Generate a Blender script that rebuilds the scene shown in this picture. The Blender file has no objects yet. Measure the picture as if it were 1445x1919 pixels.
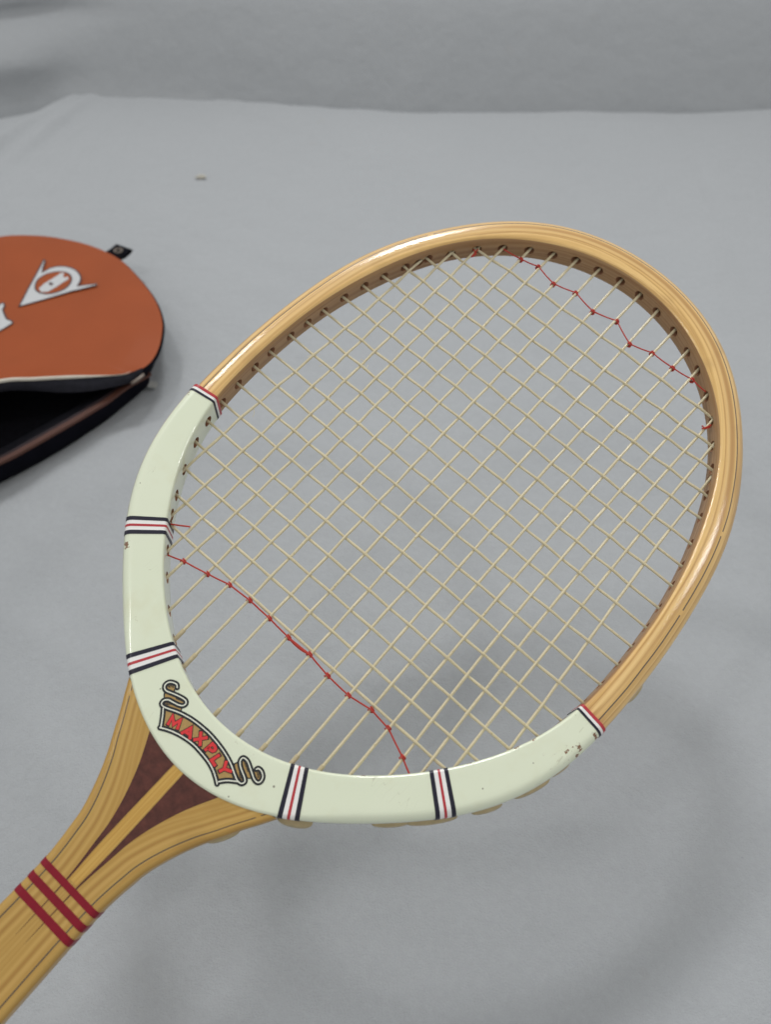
import bpy, bmesh, math, random
import numpy as np
from mathutils import Matrix, Vector
random.seed(7); RNG = np.random.default_rng(7)
S = bpy.context.scene; COL = S.collection
# ------------------------------------------------------------------ camera, world, lamps, exposure
cam = bpy.data.cameras.new('camera'); camo = bpy.data.objects.new('camera', cam); COL.objects.link(camo)
camo.location = (0, 0, 0.44); camo.rotation_euler = (math.radians(42), 0, 0)
cam.sensor_fit = 'VERTICAL'; cam.sensor_height = 24; cam.sensor_width = 18; cam.lens = 1606/1919*24
cam.clip_start = 0.01; cam.clip_end = 50
cam.dof.use_dof = True; cam.dof.focus_distance = 0.40; cam.dof.aperture_fstop = 5.6
S.camera = camo
W = bpy.data.worlds.new('World'); S.world = W; W.use_nodes = True
W.node_tree.nodes['Background'].inputs[0].default_value = (.985, .99, .985, 1)
W.node_tree.nodes['Background'].inputs[1].default_value = 0.57
def area_lamp(name, loc, target, sx, sy, power, col, spread=180):
    l = bpy.data.lights.new(name, 'AREA'); l.shape = 'RECTANGLE'; l.size = sx; l.size_y = sy
    l.energy = power; l.color = col; l.spread = math.radians(spread)
    o = bpy.data.objects.new(name, l); COL.objects.link(o); o.location = loc
    d = Vector(target) - Vector(loc); o.rotation_euler = d.to_track_quat('-Z', 'Y').to_euler()
    return o
area_lamp('overhead_lamp', (0.02, 1.72, 1.85), (0.08, .26, .05), .34, .34, 1.7, (.99, 1.0, 1.0), 60)
area_lamp('ceiling_lamp', (-0.36, 4.25, 3.6), (0, .4, 0), 1.8, 1.2, 18, (.99, 1.0, 1.0))
area_lamp('ceiling_lamp', (1.7, 0.05, 2.2), (0, .3, 0), .30, .30, 7.5, (1.0, .99, .98))
area_lamp('ceiling_lamp', (-0.98, 1.5, 2.2), (0, .3, 0), .30, .30, 11, (1.0, .99, .98))
area_lamp('ceiling_lamp', (-0.95, -0.12, 2.1), (0, .3, 0), .24, .24, 3.2, (1.0, .99, .98))

S.view_settings.view_transform = 'Standard'; S.view_settings.look = 'None'
S.view_settings.exposure = 0.0; S.view_settings.gamma = 1.0
S.cycles.use_denoising = True
# ------------------------------------------------------------------ measured geometry of the things (mm)
RACKET_ROT = [[0.753838,0.654748,0.055071],[-0.599528,0.71971,-0.350119],[-0.268875,0.230916,0.935085]]
RACKET_LOC = [0.03521,0.28862,0.1476]
RI = [0.129882,-0.005273,0.019499,-6.2e-05,0.001298,-0.000863,0.000618,-0.000472,0.000187,0.000127,1.3e-05]
RO = [0.146733,-0.007375,0.022816,-0.000376,0.001398,-0.000604,0.001321,-0.001079,0.000457,-0.000428,-2.5e-05]
SX = [-95.0,-83.74,-74.1,-64.2,-53.17,-42.15,-30.75,-18.68,-6.17,6.17,18.68,30.75,42.15,53.17,64.2,74.1,83.74,95.0]
SY = [-109.9,-97.78,-85.2,-72.77,-60.97,-48.75,-37.08,-25.01,-13.05,-0.0,11.69,23.13,35.61,47.7,59.51,71.47,84.05,95.53,109.67]
GX = [[-2.0,-1.2,0.4,-0.3,0.1,0.2,0.2,0.5,-0.0,0.5,0.0,0.3,-0.1,-0.1,1.1,1.1,0.7,2.0],[-2.0,-0.9,0.5,-0.0,0.1,0.2,0.1,0.4,-0.1,0.4,0.0,0.0,-0.3,-0.2,0.6,0.6,0.5,2.0],[-2.0,-0.6,0.6,0.3,0.2,0.2,0.1,0.3,-0.1,0.2,0.0,-0.2,-0.5,-0.4,0.1,0.2,0.3,2.0],[-2.0,-0.3,0.6,0.5,0.2,0.2,0.1,0.3,-0.1,0.1,0.0,-0.4,-0.6,-0.5,-0.3,-0.1,0.2,2.0],[-2.0,-0.1,0.7,0.7,0.1,0.2,0.1,0.2,-0.2,-0.1,0.1,-0.5,-0.7,-0.6,-0.6,-0.4,0.0,1.7],[-1.9,0.1,0.7,0.8,0.1,0.2,0.0,0.2,-0.2,-0.2,0.1,-0.6,-0.8,-0.6,-0.8,-0.6,-0.1,1.2],[-1.4,0.2,0.6,0.9,0.1,0.2,-0.0,0.1,-0.2,-0.3,0.1,-0.7,-0.8,-0.7,-1.0,-0.8,-0.1,0.8],[-0.9,0.4,0.6,1.0,0.1,0.1,-0.1,0.1,-0.2,-0.4,0.1,-0.8,-0.8,-0.7,-1.1,-0.8,-0.2,0.3],[-0.4,0.4,0.5,1.0,-0.0,0.1,-0.1,0.0,-0.3,-0.4,0.1,-0.8,-0.7,-0.6,-1.2,-0.9,-0.2,-0.2],[0.1,0.5,0.4,1.0,-0.1,0.0,-0.2,-0.0,-0.3,-0.5,0.1,-0.7,-0.7,-0.6,-1.2,-0.8,-0.3,-0.7],[0.6,0.5,0.3,0.9,-0.2,-0.1,-0.2,-0.1,-0.3,-0.5,0.1,-0.7,-0.5,-0.5,-1.1,-0.7,-0.2,-1.1],[1.1,0.5,0.2,0.8,-0.2,-0.1,-0.3,-0.1,-0.3,-0.5,0.1,-0.6,-0.4,-0.4,-1.0,-0.6,-0.2,-1.5],[1.7,0.4,-0.0,0.6,-0.3,-0.2,-0.4,-0.2,-0.3,-0.5,0.1,-0.5,-0.2,-0.3,-0.7,-0.3,-0.2,-2.0],[2.0,0.3,-0.2,0.4,-0.5,-0.4,-0.5,-0.2,-0.3,-0.5,0.1,-0.3,0.0,-0.1,-0.5,-0.1,-0.1,-2.0],[2.0,0.2,-0.4,0.2,-0.6,-0.5,-0.5,-0.3,-0.3,-0.5,0.1,-0.1,0.3,0.1,-0.2,0.3,0.0,-2.0],[2.0,0.0,-0.6,-0.1,-0.7,-0.6,-0.6,-0.3,-0.3,-0.4,0.1,0.1,0.5,0.3,0.2,0.7,0.1,-2.0],[2.0,-0.2,-0.9,-0.4,-0.9,-0.8,-0.7,-0.4,-0.3,-0.4,0.2,0.4,0.9,0.6,0.7,1.2,0.3,-2.0],[2.0,-0.4,-1.2,-0.8,-1.0,-0.9,-0.8,-0.4,-0.3,-0.3,0.2,0.7,1.2,0.9,1.2,1.7,0.5,-2.0],[2.0,-0.7,-1.6,-1.3,-1.2,-1.1,-0.9,-0.5,-0.3,-0.2,0.2,1.0,1.7,1.2,1.9,2.0,0.7,-2.0]]
GY = [[-0.2,-0.2,-0.2,-0.2,-0.2,-0.2,-0.1,-0.1,-0.1,-0.0,0.0,0.1,0.1,0.2,0.3,0.3,0.4,0.5],[-0.3,-0.2,-0.2,-0.1,-0.0,0.0,0.1,0.1,0.1,0.1,0.1,0.1,0.1,0.0,-0.0,-0.1,-0.2,-0.3],[-0.8,-0.6,-0.5,-0.4,-0.2,-0.1,0.0,0.1,0.2,0.2,0.2,0.2,0.2,0.2,0.2,0.1,0.0,-0.1],[-0.1,-0.1,-0.0,-0.0,0.0,0.0,0.1,0.1,0.1,0.1,0.1,0.1,0.1,0.0,0.0,-0.0,-0.0,-0.1],[-0.2,-0.2,-0.1,-0.1,-0.1,-0.0,-0.0,0.0,0.0,0.1,0.1,0.1,0.1,0.1,0.1,0.1,0.1,0.1],[-0.4,-0.4,-0.3,-0.3,-0.2,-0.2,-0.1,-0.1,-0.0,0.0,0.1,0.1,0.2,0.2,0.3,0.3,0.4,0.4],[0.2,0.1,0.1,0.0,-0.0,-0.1,-0.1,-0.1,-0.1,-0.1,-0.1,-0.1,-0.1,-0.0,0.0,0.1,0.1,0.2],[0.5,0.3,0.2,0.1,-0.0,-0.1,-0.2,-0.2,-0.2,-0.3,-0.2,-0.2,-0.2,-0.1,-0.0,0.1,0.2,0.3],[0.2,0.2,0.1,0.1,0.1,0.0,-0.0,-0.1,-0.1,-0.2,-0.2,-0.3,-0.3,-0.3,-0.4,-0.4,-0.4,-0.5],[0.7,0.5,0.4,0.3,0.1,-0.0,-0.2,-0.3,-0.5,-0.7,-0.8,-1.0,-1.1,-1.3,-1.4,-1.6,-1.7,-1.8],[0.7,0.5,0.4,0.3,0.1,-0.1,-0.2,-0.4,-0.6,-0.7,-0.9,-1.1,-1.2,-1.4,-1.6,-1.7,-1.8,-2.0],[0.2,0.2,0.1,0.1,0.0,-0.1,-0.1,-0.2,-0.2,-0.3,-0.4,-0.4,-0.5,-0.5,-0.6,-0.6,-0.7,-0.7],[0.6,0.5,0.3,0.2,0.1,-0.1,-0.2,-0.4,-0.6,-0.7,-0.9,-1.1,-1.2,-1.3,-1.5,-1.6,-1.8,-1.9],[0.9,0.7,0.5,0.3,0.1,-0.1,-0.3,-0.6,-0.8,-1.0,-1.3,-1.5,-1.7,-1.9,-2.0,-2.0,-2.0,-2.0],[0.8,0.6,0.4,0.3,0.1,-0.0,-0.1,-0.2,-0.3,-0.3,-0.3,-0.3,-0.3,-0.2,-0.1,-0.0,0.1,0.2],[1.2,0.9,0.7,0.5,0.2,0.0,-0.1,-0.3,-0.4,-0.4,-0.5,-0.5,-0.4,-0.3,-0.2,-0.1,0.0,0.2],[1.2,0.8,0.5,0.2,-0.0,-0.2,-0.4,-0.5,-0.5,-0.5,-0.4,-0.3,-0.2,0.1,0.3,0.6,0.9,1.3],[2.0,1.7,1.3,0.9,0.5,0.2,-0.1,-0.3,-0.4,-0.5,-0.5,-0.4,-0.3,-0.1,0.1,0.4,0.7,1.1],[-2.0,-1.9,-1.4,-1.1,-0.7,-0.4,-0.1,0.1,0.3,0.4,0.4,0.4,0.3,0.2,-0.0,-0.2,-0.5,-0.9]]
TREB_LOW = [[-71.9,-121.18],[-64.78,-118.51],[-52.54,-115.6],[-41.79,-112.64],[-30.1,-111.76],[-17.87,-111.91],[-5.65,-112.56],[6.45,-111.9],[18.62,-113.54],[31.01,-113.88],[42.42,-111.93],[53.01,-113.0],[65.44,-118.09],[72.09,-121.4]]
TREB_TOP = [[-65.07,117.76],[-54.08,119.07],[-44.22,121.76],[-31.76,118.51],[-19.59,122.12],[-6.04,118.87],[6.74,122.74],[19.76,115.87],[31.69,119.58],[44.48,119.41],[55.88,120.63],[64.91,119.32]]
RED_END = [[-81.99,-110.2],[-77.85,-107.51],[-74.26,-104.96]]
RED_BITS = [[[-74.13,101.51],[-74.63,104.86],[-75.12,108.22]],[[-76.35,106.09],[-73.56,104.91],[-74.15,102.44]],[[74.97,99.91],[76.31,102.75],[77.26,105.24]],[[73.98,101.42],[76.0,101.26],[77.51,103.86]]]
FRAYS = [[[-96.06,-41.56],[-94.06,-42.88],[-93.21,-44.86]],[[-76.02,14.67],[-73.83,15.02],[-72.0,13.36]],[[-71.76,11.08],[-70.6,12.99],[-71.44,15.14]],[[-96.36,-2.56],[-96.05,-0.16],[-94.65,0.29]],[[-88.34,-2.65],[-88.0,-0.66],[-89.44,0.51]],[[-64.25,87.44],[-61.74,86.12]],[[60.75,86.04],[63.14,85.84]]]
SLEEVES = [[-42.7,-143.37],[-31.83,-147.53],[-18.03,-153.12],[-6.6,-155.91],[6.22,-155.51],[18.62,-153.9],[30.63,-148.81],[43.06,-143.61]]
CHIPS = [[-120.02,-60.2],[116.08,-72.82],[117.93,-67.75],[121.07,-58.62],[121.24,-70.0],[57.56,-134.85],[97.98,-83.85],[101.41,-76.5],[92.03,-93.65],[87.34,-102.02],[-86.41,-130.72]]
SPOTS = [[-28.64,-164.89,0.00035],[22.7,-176.65,0.00035],[33.6,-161.97,0.0005],[-47.81,-132.54,0.0003],[-103.15,-106.49,0.0003],[97.99,-106.74,0.00035],[107.58,-84.96,0.0003]]
DEC_STROKES = {"edge":[[-23.78,-159.93],[-24.95,-159.12],[-26.47,-159.55],[-27.84,-160.45],[-28.36,-162.15],[-27.67,-163.37],[-26.3,-163.81],[-24.34,-163.17],[-21.97,-162.3],[-19.45,-161.59],[-17.44,-161.33],[-16.35,-162.19],[-16.72,-163.6],[-18.34,-164.55],[-20.86,-165.26],[-22.87,-165.83],[-24.07,-167.19],[-23.83,-168.79],[-22.43,-169.07],[-20.25,-168.35],[-17.56,-167.18],[-14.22,-166.03],[-10.06,-165.05],[-5.44,-164.54],[-0.52,-164.35],[4.35,-164.77],[8.85,-165.48],[12.67,-166.47],[15.66,-167.59],[18.61,-169.01],[21.1,-169.95],[23.02,-169.7],[23.57,-168.36],[22.52,-167.29],[20.35,-166.34],[17.87,-165.08],[16.5,-163.69],[16.51,-162.12],[18.36,-161.77],[20.24,-162.42],[22.72,-163.69],[25.66,-165.11],[27.55,-165.16],[28.26,-163.98],[27.7,-162.19],[25.81,-160.99],[24.15,-161.01],[23.69,-161.81]],"left":[[-21.97,-169.57],[-19.6,-172.27],[-17.09,-175.52]],"low":[[-17.3,-175.94],[-14.93,-174.68],[-11.28,-173.24],[-6.66,-172.11],[-2.08,-171.6],[2.61,-171.84],[6.94,-172.37],[10.42,-173.33],[13.39,-174.72],[15.86,-176.19]],"right":[[15.62,-175.27],[17.88,-172.66],[21.68,-169.91]]}
DEC_GOLD = [[[-21.44,-169.7],[-17.4,-167.34],[-14.06,-166.18],[-9.9,-165.2],[-5.28,-164.7],[-0.36,-164.51],[4.51,-164.93],[8.84,-165.78],[12.66,-166.78],[15.64,-167.89],[18.6,-169.31],[20.62,-170.09],[17.79,-172.57],[15.5,-175.14],[13.55,-174.58],[10.59,-173.18],[7.11,-172.22],[2.78,-171.69],[-1.91,-171.45],[-6.49,-171.97],[-10.94,-172.94],[-14.76,-174.53],[-16.85,-175.31],[-19.43,-172.12]],[[-26.64,-164.11],[-24.34,-163.17],[-21.97,-162.3],[-19.45,-161.59],[-17.61,-161.48],[-16.63,-162.43],[-17.73,-163.89],[-20.08,-164.76],[-22.53,-165.53],[-24.06,-166.89],[-25.65,-165.56]],[[-27.86,-162.31],[-27.5,-160.77],[-26.14,-159.87],[-24.52,-159.97],[-23.64,-161.83],[-24.9,-162.94],[-26.52,-163.28]],[[-23.65,-168.34],[-22.98,-166.35],[-20.69,-165.42],[-18.27,-164.61],[-16.39,-163.92],[-15.87,-165.68],[-17.73,-167.02],[-20.41,-168.19],[-22.36,-168.82]],[[15.5,-166.3],[16.5,-163.69],[18.02,-165.24],[20.35,-166.34],[22.45,-167.35],[22.88,-169.25],[21.44,-169.66],[18.8,-168.56]],[[17.02,-162.95],[18.01,-162.37],[20.21,-163.03],[22.69,-164.29],[25.07,-165.34],[23.25,-166.77],[20.85,-165.91],[17.9,-164.48]],[[22.88,-162.7],[23.97,-161.46],[26.02,-161.66],[27.38,-162.75],[27.59,-164.56],[26.16,-164.68],[23.78,-163.63]]]
DEC_HATCH = [[[-27.6,-161.93],[-27.12,-162.27]],[[-27.33,-161.5],[-26.58,-162.16]],[[-27.05,-161.07],[-26.04,-162.05]],[[-26.67,-160.74],[-26.09,-161.36]],[[-26.2,-160.5],[-25.55,-161.25]],[[-25.72,-160.27],[-25.01,-161.14]],[[-21.65,-162.74],[-20.52,-163.45]],[[-21.07,-162.6],[-20.05,-163.28]],[[-20.5,-162.46],[-19.58,-163.1]],[[-19.93,-162.32],[-19.11,-162.93]],[[-19.36,-162.18],[-18.63,-162.75]],[[-18.79,-162.04],[-18.16,-162.58]],[[-18.22,-161.9],[-17.69,-162.41]],[[-23.5,-167.42],[-22.32,-168.37]],[[-23.03,-167.12],[-21.98,-168.0]],[[-22.56,-166.83],[-21.64,-167.64]],[[-22.08,-166.53],[-21.3,-167.28]],[[-21.61,-166.23],[-20.95,-166.92]],[[-21.14,-165.93],[-20.61,-166.56]],[[-20.66,-165.64],[-20.27,-166.2]],[[18.98,-166.98],[20.22,-166.34]],[[19.37,-167.37],[20.58,-166.77]],[[19.76,-167.77],[20.94,-167.2]],[[20.15,-168.17],[21.3,-167.63]],[[20.55,-168.57],[21.65,-168.05]],[[20.94,-168.97],[22.01,-168.48]],[[17.81,-163.12],[18.96,-162.51]],[[18.4,-163.41],[19.52,-162.77]],[[18.99,-163.69],[20.08,-163.02]],[[19.59,-163.98],[20.64,-163.28]],[[20.18,-164.26],[21.2,-163.53]],[[20.77,-164.55],[21.76,-163.79]],[[21.36,-164.83],[22.32,-164.04]],[[24.23,-162.37],[25.55,-161.5]],[[24.72,-162.74],[25.88,-161.96]],[[25.21,-163.12],[26.2,-162.42]],[[25.69,-163.49],[26.52,-162.88]],[[26.18,-163.86],[26.84,-163.34]]]
DEC_LETTERS = {"M":[[[-15.79,-172.87],[-16.7,-169.4],[-14.02,-171.38],[-13.2,-168.31],[-11.64,-171.57]]],"A":[[[-9.07,-171.7],[-7.72,-167.77],[-4.96,-170.98]],[[-8.38,-170.25],[-6.16,-169.86]]],"X":[[[-3.45,-170.22],[-0.07,-166.09]],[[-3.54,-166.18],[0.01,-170.12]]],"P":[[[2.89,-170.05],[3.32,-166.37],[4.86,-166.5],[5.67,-166.95],[5.85,-167.63],[5.42,-168.34],[4.44,-168.62],[3.07,-168.51]]],"L":[[[8.52,-167.7],[7.55,-171.2],[10.2,-171.74]]],"Y":[[[13.12,-172.07],[13.87,-170.2]],[[12.46,-167.6],[13.87,-170.2],[16.76,-169.03]]]}
EMBLEM = {"outer":[[-296.8,587.3],[-296.5,612.5],[-295.7,634.7],[-295.2,657.4],[-293.6,655.3],[-292.6,644.0],[-291.2,636.4],[-289.1,640.1],[-286.3,643.5],[-282.6,645.6],[-278.5,646.4],[-273.6,645.9],[-269.0,644.2],[-264.4,641.1],[-260.6,636.7],[-257.9,632.2],[-256.3,627.7],[-255.8,622.7],[-256.4,618.5],[-257.0,616.2],[-249.2,618.2],[-241.1,619.8],[-240.7,618.2],[-249.9,613.3],[-259.8,608.8],[-278.7,597.4]],"hole":[[-291.4,615.7],[-292.0,625.5],[-286.7,634.4],[-277.2,637.8],[-268.9,635.1],[-263.8,626.7],[-264.2,616.2],[-269.0,608.9],[-277.1,605.0],[-284.8,606.5],[-289.4,610.7]],"bar":[[-287.5,612.5],[-285.0,619.5],[-279.4,628.0],[-274.5,636.1],[-271.9,634.4],[-272.0,630.0],[-269.3,628.4],[-268.4,630.7],[-266.0,626.4],[-270.1,620.6],[-274.0,614.1],[-278.7,607.7],[-284.1,607.2]],"dot":[[-281.7,619.8],[-279.9,621.9],[-276.6,619.0],[-278.4,616.2]],"letter":[[-317.8,580.4],[-313.5,589.9],[-311.6,592.4],[-310.2,591.8],[-308.6,587.7],[-308.8,583.8],[-307.9,581.3],[-302.7,571.7],[-301.2,569.9],[-297.7,568.1],[-295.8,566.3],[-295.5,564.4],[-298.4,560.0],[-302.1,555.0],[-307.8,548.1]]}

# ------------------------------------------------------------------ helpers
def mesh_obj(name, verts, faces, mats, parent=None, smooth=True, fm=None, uv=None, sharp=35):
    me = bpy.data.meshes.new(name); me.from_pydata([tuple(v) for v in verts], [], faces)
    for m in (mats if isinstance(mats, (list, tuple)) else [mats]): me.materials.append(m)
    if fm is not None: me.polygons.foreach_set('material_index', fm)
    if smooth:
        me.polygons.foreach_set('use_smooth', [True]*len(me.polygons)); me.set_sharp_from_angle(angle=math.radians(sharp))
    if uv is not None:
        L = me.uv_layers.new(name='UVMap')
        vi = np.zeros(len(me.loops), int); me.loops.foreach_get('vertex_index', vi)
        L.data.foreach_set('uv', np.array(uv, float)[vi].ravel())
    me.update()
    o = bpy.data.objects.new(name, me); COL.objects.link(o)
    if parent: o.parent = parent
    return o
class Acc:
    def __init__(s): s.v = []; s.f = []; s.m = []
    def add(s, v, f, m=0):
        b = len(s.v); s.v += [tuple(p) for p in v]; s.f += [tuple(b+i for i in q) for q in f]; s.m += [m]*len(f)
def catmull(P, n=6, closed=False):
    P = np.array(P, float); out = []
    N = len(P)
    for i in range(N if closed else N-1):
        if closed: p0, p1, p2, p3 = P[i-1], P[i], P[(i+1) % N], P[(i+2) % N]
        else: p1, p2 = P[i], P[i+1]; p0 = P[i-1] if i else 2*p1-p2; p3 = P[i+2] if i+2 < N else 2*p2-p1
        for k in range(n):
            t = k/n
            out.append(.5*((2*p1)+(-p0+p2)*t+(2*p0-5*p1+4*p2-p3)*t*t+(-p0+3*p1-3*p2+p3)*t**3))
    if not closed: out.append(P[-1])
    return np.array(out)
def tube(P, r, n=8, cap=True):
    P = np.array(P, float); T = np.gradient(P, axis=0); T /= np.linalg.norm(T, axis=1)[:, None]+1e-12
    u = np.cross(T[0], [0, 0, 1.]); u = u if np.linalg.norm(u) > 1e-3 else np.cross(T[0], [0, 1., 0]); u /= np.linalg.norm(u)
    V = []; F = []; r = np.broadcast_to(r, (len(P),))
    for k in range(len(P)):
        u = u-T[k]*(u@T[k]); u /= np.linalg.norm(u); w = np.cross(T[k], u)
        for j in range(n):
            a = 2*math.pi*j/n; V.append(P[k]+r[k]*(math.cos(a)*u+math.sin(a)*w))
    for k in range(len(P)-1):
        for j in range(n): F.append((k*n+j, k*n+(j+1) % n, (k+1)*n+(j+1) % n, (k+1)*n+j))
    if cap: F += [tuple(range(n-1, -1, -1)), tuple((len(P)-1)*n+j for j in range(n))]
    return V, F
def poly_obj(name, polys, z, mat, parent):
    bm = bmesh.new()
    for p in polys:
        dz = 0.0
        if isinstance(p, tuple): p, dz = p
        bm.faces.new([bm.verts.new((q[0], q[1], (z(q[0], q[1]) if callable(z) else z)+dz)) for q in p])
    bm.normal_update(); bmesh.ops.triangulate(bm, faces=bm.faces[:])
    for f in bm.faces:
        f.normal_update()
        if f.normal.z < 0: f.normal_flip()
    me = bpy.data.meshes.new(name); bm.to_mesh(me); bm.free(); me.materials.append(mat)
    o = bpy.data.objects.new(name, me); COL.objects.link(o); o.parent = parent
    return o
def ribbon_poly(P, w, dz=0.0, caps=True):
    P = np.array(P, float); T = np.gradient(P, axis=0); T /= np.linalg.norm(T, axis=1)[:, None]+1e-12
    Nn = np.stack([-T[:, 1], T[:, 0]], 1)
    A = P+Nn*w/2; B = P-Nn*w/2
    r = [([A[k], A[k+1], B[k+1], B[k]], dz) for k in range(len(P)-1)]
    return r+([(disc(P[0], w/2), dz+1.2e-5), (disc(P[-1], w/2), dz+1.2e-5)] if caps else [])
def stroke(P, w, dz=0.0, ext=.4):
    """polyline with mitred corners and butt ends"""
    P = [np.array(p, float) for p in P]; n = len(P); A = []; B = []
    D = [(P[k+1]-P[k])/np.linalg.norm(P[k+1]-P[k]) for k in range(n-1)]
    P[0] = P[0]-D[0]*w*ext*.5; P[-1] = P[-1]+D[-1]*w*ext*.5
    for k in range(n):
        d0 = D[max(k-1, 0)]; d1 = D[min(k, n-2)]; n0 = np.array([-d0[1], d0[0]]); n1 = np.array([-d1[1], d1[0]])
        m = n0+n1; m /= np.linalg.norm(m); m = m*min(1/max(m@n0, .1), 2.2)
        A.append(P[k]+m*w/2); B.append(P[k]-m*w/2)
    return [([A[k], A[k+1], B[k+1], B[k]], dz) for k in range(n-1)]
def disc(c, r, n=10): return [(c[0]+r*math.cos(2*math.pi*k/n), c[1]+r*math.sin(2*math.pi*k/n)) for k in range(n)]
def thing(name, label, cat):
    o = bpy.data.objects.new(name, None); COL.objects.link(o); o['label'] = label; o['category'] = cat
    o.empty_display_size = .05
    return o
# ------------------------------------------------------------------ materials
class NT:
    def __init__(s, name):
        s.m = bpy.data.materials.new(name); s.m.use_nodes = True; s.t = s.m.node_tree
        s.b = s.t.nodes['Principled BSDF']
    def n(s, typ, **kw):
        x = s.t.nodes.new(typ)
        for k, v in kw.items():
            if k.startswith('_'): setattr(x, k[1:], v)
            else:
                key = int(k[1:]) if k[0] == 'i' and k[1:].isdigit() else k.replace('_', ' ')
                if hasattr(v, 'is_output'): s.t.links.new(v, x.inputs[key])
                else: x.inputs[key].default_value = v
        return x
    def link(s, a, b): s.t.links.new(a, b)
    def math(s, op, a, b=0.0, c=0.0, clamp=False):
        x = s.n('ShaderNodeMath', _operation=op, _use_clamp=clamp)
        for k, v in enumerate((a, b, c)):
            if hasattr(v, 'is_output'): s.link(v, x.inputs[k])
            else: x.inputs[k].default_value = v
        return x.outputs[0]
    def mix(s, fac, a, b):
        x = s.n('ShaderNodeMix', _data_type='RGBA')
        for k, v in ((0, fac), (6, a), (7, b)):
            if hasattr(v, 'is_output'): s.link(v, x.inputs[k])
            else: x.inputs[k].default_value = v if k == 0 else (*v, 1)
        return x.outputs[2]
    def ramp(s, fac, stops):
        x = s.n('ShaderNodeValToRGB'); s.link(fac, x.inputs[0])
        e = x.color_ramp.elements
        while len(e) < len(stops): e.new(0.5)
        for q, (p, c) in zip(e, stops): q.position = p; q.color = (*c, 1) if len(c) == 3 else c
        return x.outputs[0]
    def noise(s, vec, scale, detail=3, rough=.5):
        x = s.n('ShaderNodeTexNoise', Scale=scale, Detail=detail, Roughness=rough)
        if vec is not None: s.link(vec, x.inputs['Vector'])
        return x.outputs['Fac']
    def coord(s, which='Object'): return s.n('ShaderNodeTexCoord').outputs[which]
    def vscale(s, v, sc):
        x = s.n('ShaderNodeVectorMath', _operation='MULTIPLY'); s.link(v, x.inputs[0]); x.inputs[1].default_value = sc
        return x.outputs[0]
    def bump(s, h, strength, dist):
        x = s.n('ShaderNodeBump', Strength=strength, Distance=dist); s.link(h, x.inputs['Height']); return x.outputs[0]
    def set(s, **kw):
        for k, v in kw.items():
            key = k.replace('_', ' ')
            if hasattr(v, 'is_output'): s.link(v, s.b.inputs[key])
            else: s.b.inputs[key].default_value = (*v, 1) if isinstance(v, tuple) and len(v) == 3 else v
        return s.m
def plain(name, col, rough=.4, var=.12, scale=300, coat=0.0, bump=0.0, spec=.4):
    t = NT(name); o = t.coord(); nz = t.noise(o, scale, 4)
    c = t.mix(nz, tuple(x*(1-var) for x in col), tuple(min(1, x*(1+var)) for x in col))
    t.set(Base_Color=c, Roughness=rough, Coat_Weight=coat, Coat_Roughness=.08, Specular_IOR_Level=spec)
    if bump: t.set(Normal=t.bump(nz, bump, .0005))
    return t.m
def wood(name, cols, line_at=None, coat=1.0, rough=.38, lam=420, dark=(.05, .045, .045), wear=.25, plies=()):
    """UV: u = metres along the grain, v = metres across, counted from the outer edge"""
    t = NT(name); uv = t.coord('UV'); sx = t.n('ShaderNodeSeparateXYZ'); t.link(uv, sx.inputs[0])
    u, v = sx.outputs[0], sx.outputs[1]
    lamn = t.noise(t.vscale(uv, (2.2, lam, 1)), 1.0, 1, .4)
    fine = t.noise(t.vscale(uv, (55, 2600, 1)), 1.0, 4, .6)
    blot = t.noise(t.coord(), 38, 3, .5)
    k = t.math('ADD', t.math('MULTIPLY', lamn, .87), t.math('MULTIPLY', fine, .13))
    c = t.ramp(k, [(.36, cols[2]), (.43, cols[1]), (.485, cols[0]), (.52, cols[2]), (.56, cols[1]), (.60, cols[0]), (.68, cols[2])])
    fleck = t.noise(t.vscale(uv, (220, 5200, 1)), 1.0, 1, .5)
    c = t.mix(t.math('MULTIPLY', t.math('GREATER_THAN', fleck, .71), .16), c, (cols[2][0]*.55, cols[2][1]*.5, cols[2][2]*.45))
    c = t.mix(t.math('MULTIPLY', t.math('SMOOTH_MIN', t.math('MULTIPLY', t.math('SUBTRACT', blot, .60, clamp=True), 9.0, clamp=True), 1.0, .1), wear), c, (cols[2][0]*.6, cols[2][1]*.55, cols[2][2]*.55))
    for at, w, amt, colr in plies:
        d = t.math('DIVIDE', t.math('ABSOLUTE', t.math('SUBTRACT', t.math('ADD', v, t.math('MULTIPLY', t.math('SUBTRACT', blot, .5), .0006)), at)), w)
        k2 = t.math('MULTIPLY', t.math('SUBTRACT', 1.0, d, clamp=True), amt)
        c = t.mix(k2, c, colr)
    if line_at is not None:
        wob = t.math('MULTIPLY', t.math('SUBTRACT', t.noise(t.vscale(uv, (40, 1, 1)), 1.0, 2), .5), .0006)
        d = t.math('ABSOLUTE', t.math('SUBTRACT', t.math('ADD', v, wob), line_at))
        brk = t.noise(t.vscale(uv, (90, 1, 1)), 1.0, 2)
        ln = t.math('MULTIPLY', t.math('LESS_THAN', d, .00030), t.math('MULTIPLY', t.math('GREATER_THAN', brk, .36), .88))
        c = t.mix(ln, c, dark)
    sp = t.noise(t.coord(), 1500, 2)
    t.set(Base_Color=c, Roughness=t.math('ADD', rough, t.math('MULTIPLY', t.math('SUBTRACT', fine, .5), .25)), Coat_Weight=coat, Coat_Roughness=.045, Specular_IOR_Level=.25)
    hgt = t.math('ADD', t.math('MULTIPLY', fine, .5), t.math('MULTIPLY', sp, .5))
    bp = t.bump(hgt, .35, .00022)
    t.set(Normal=bp); t.link(bp, t.b.inputs['Coat Normal'])
    return t.m
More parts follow.
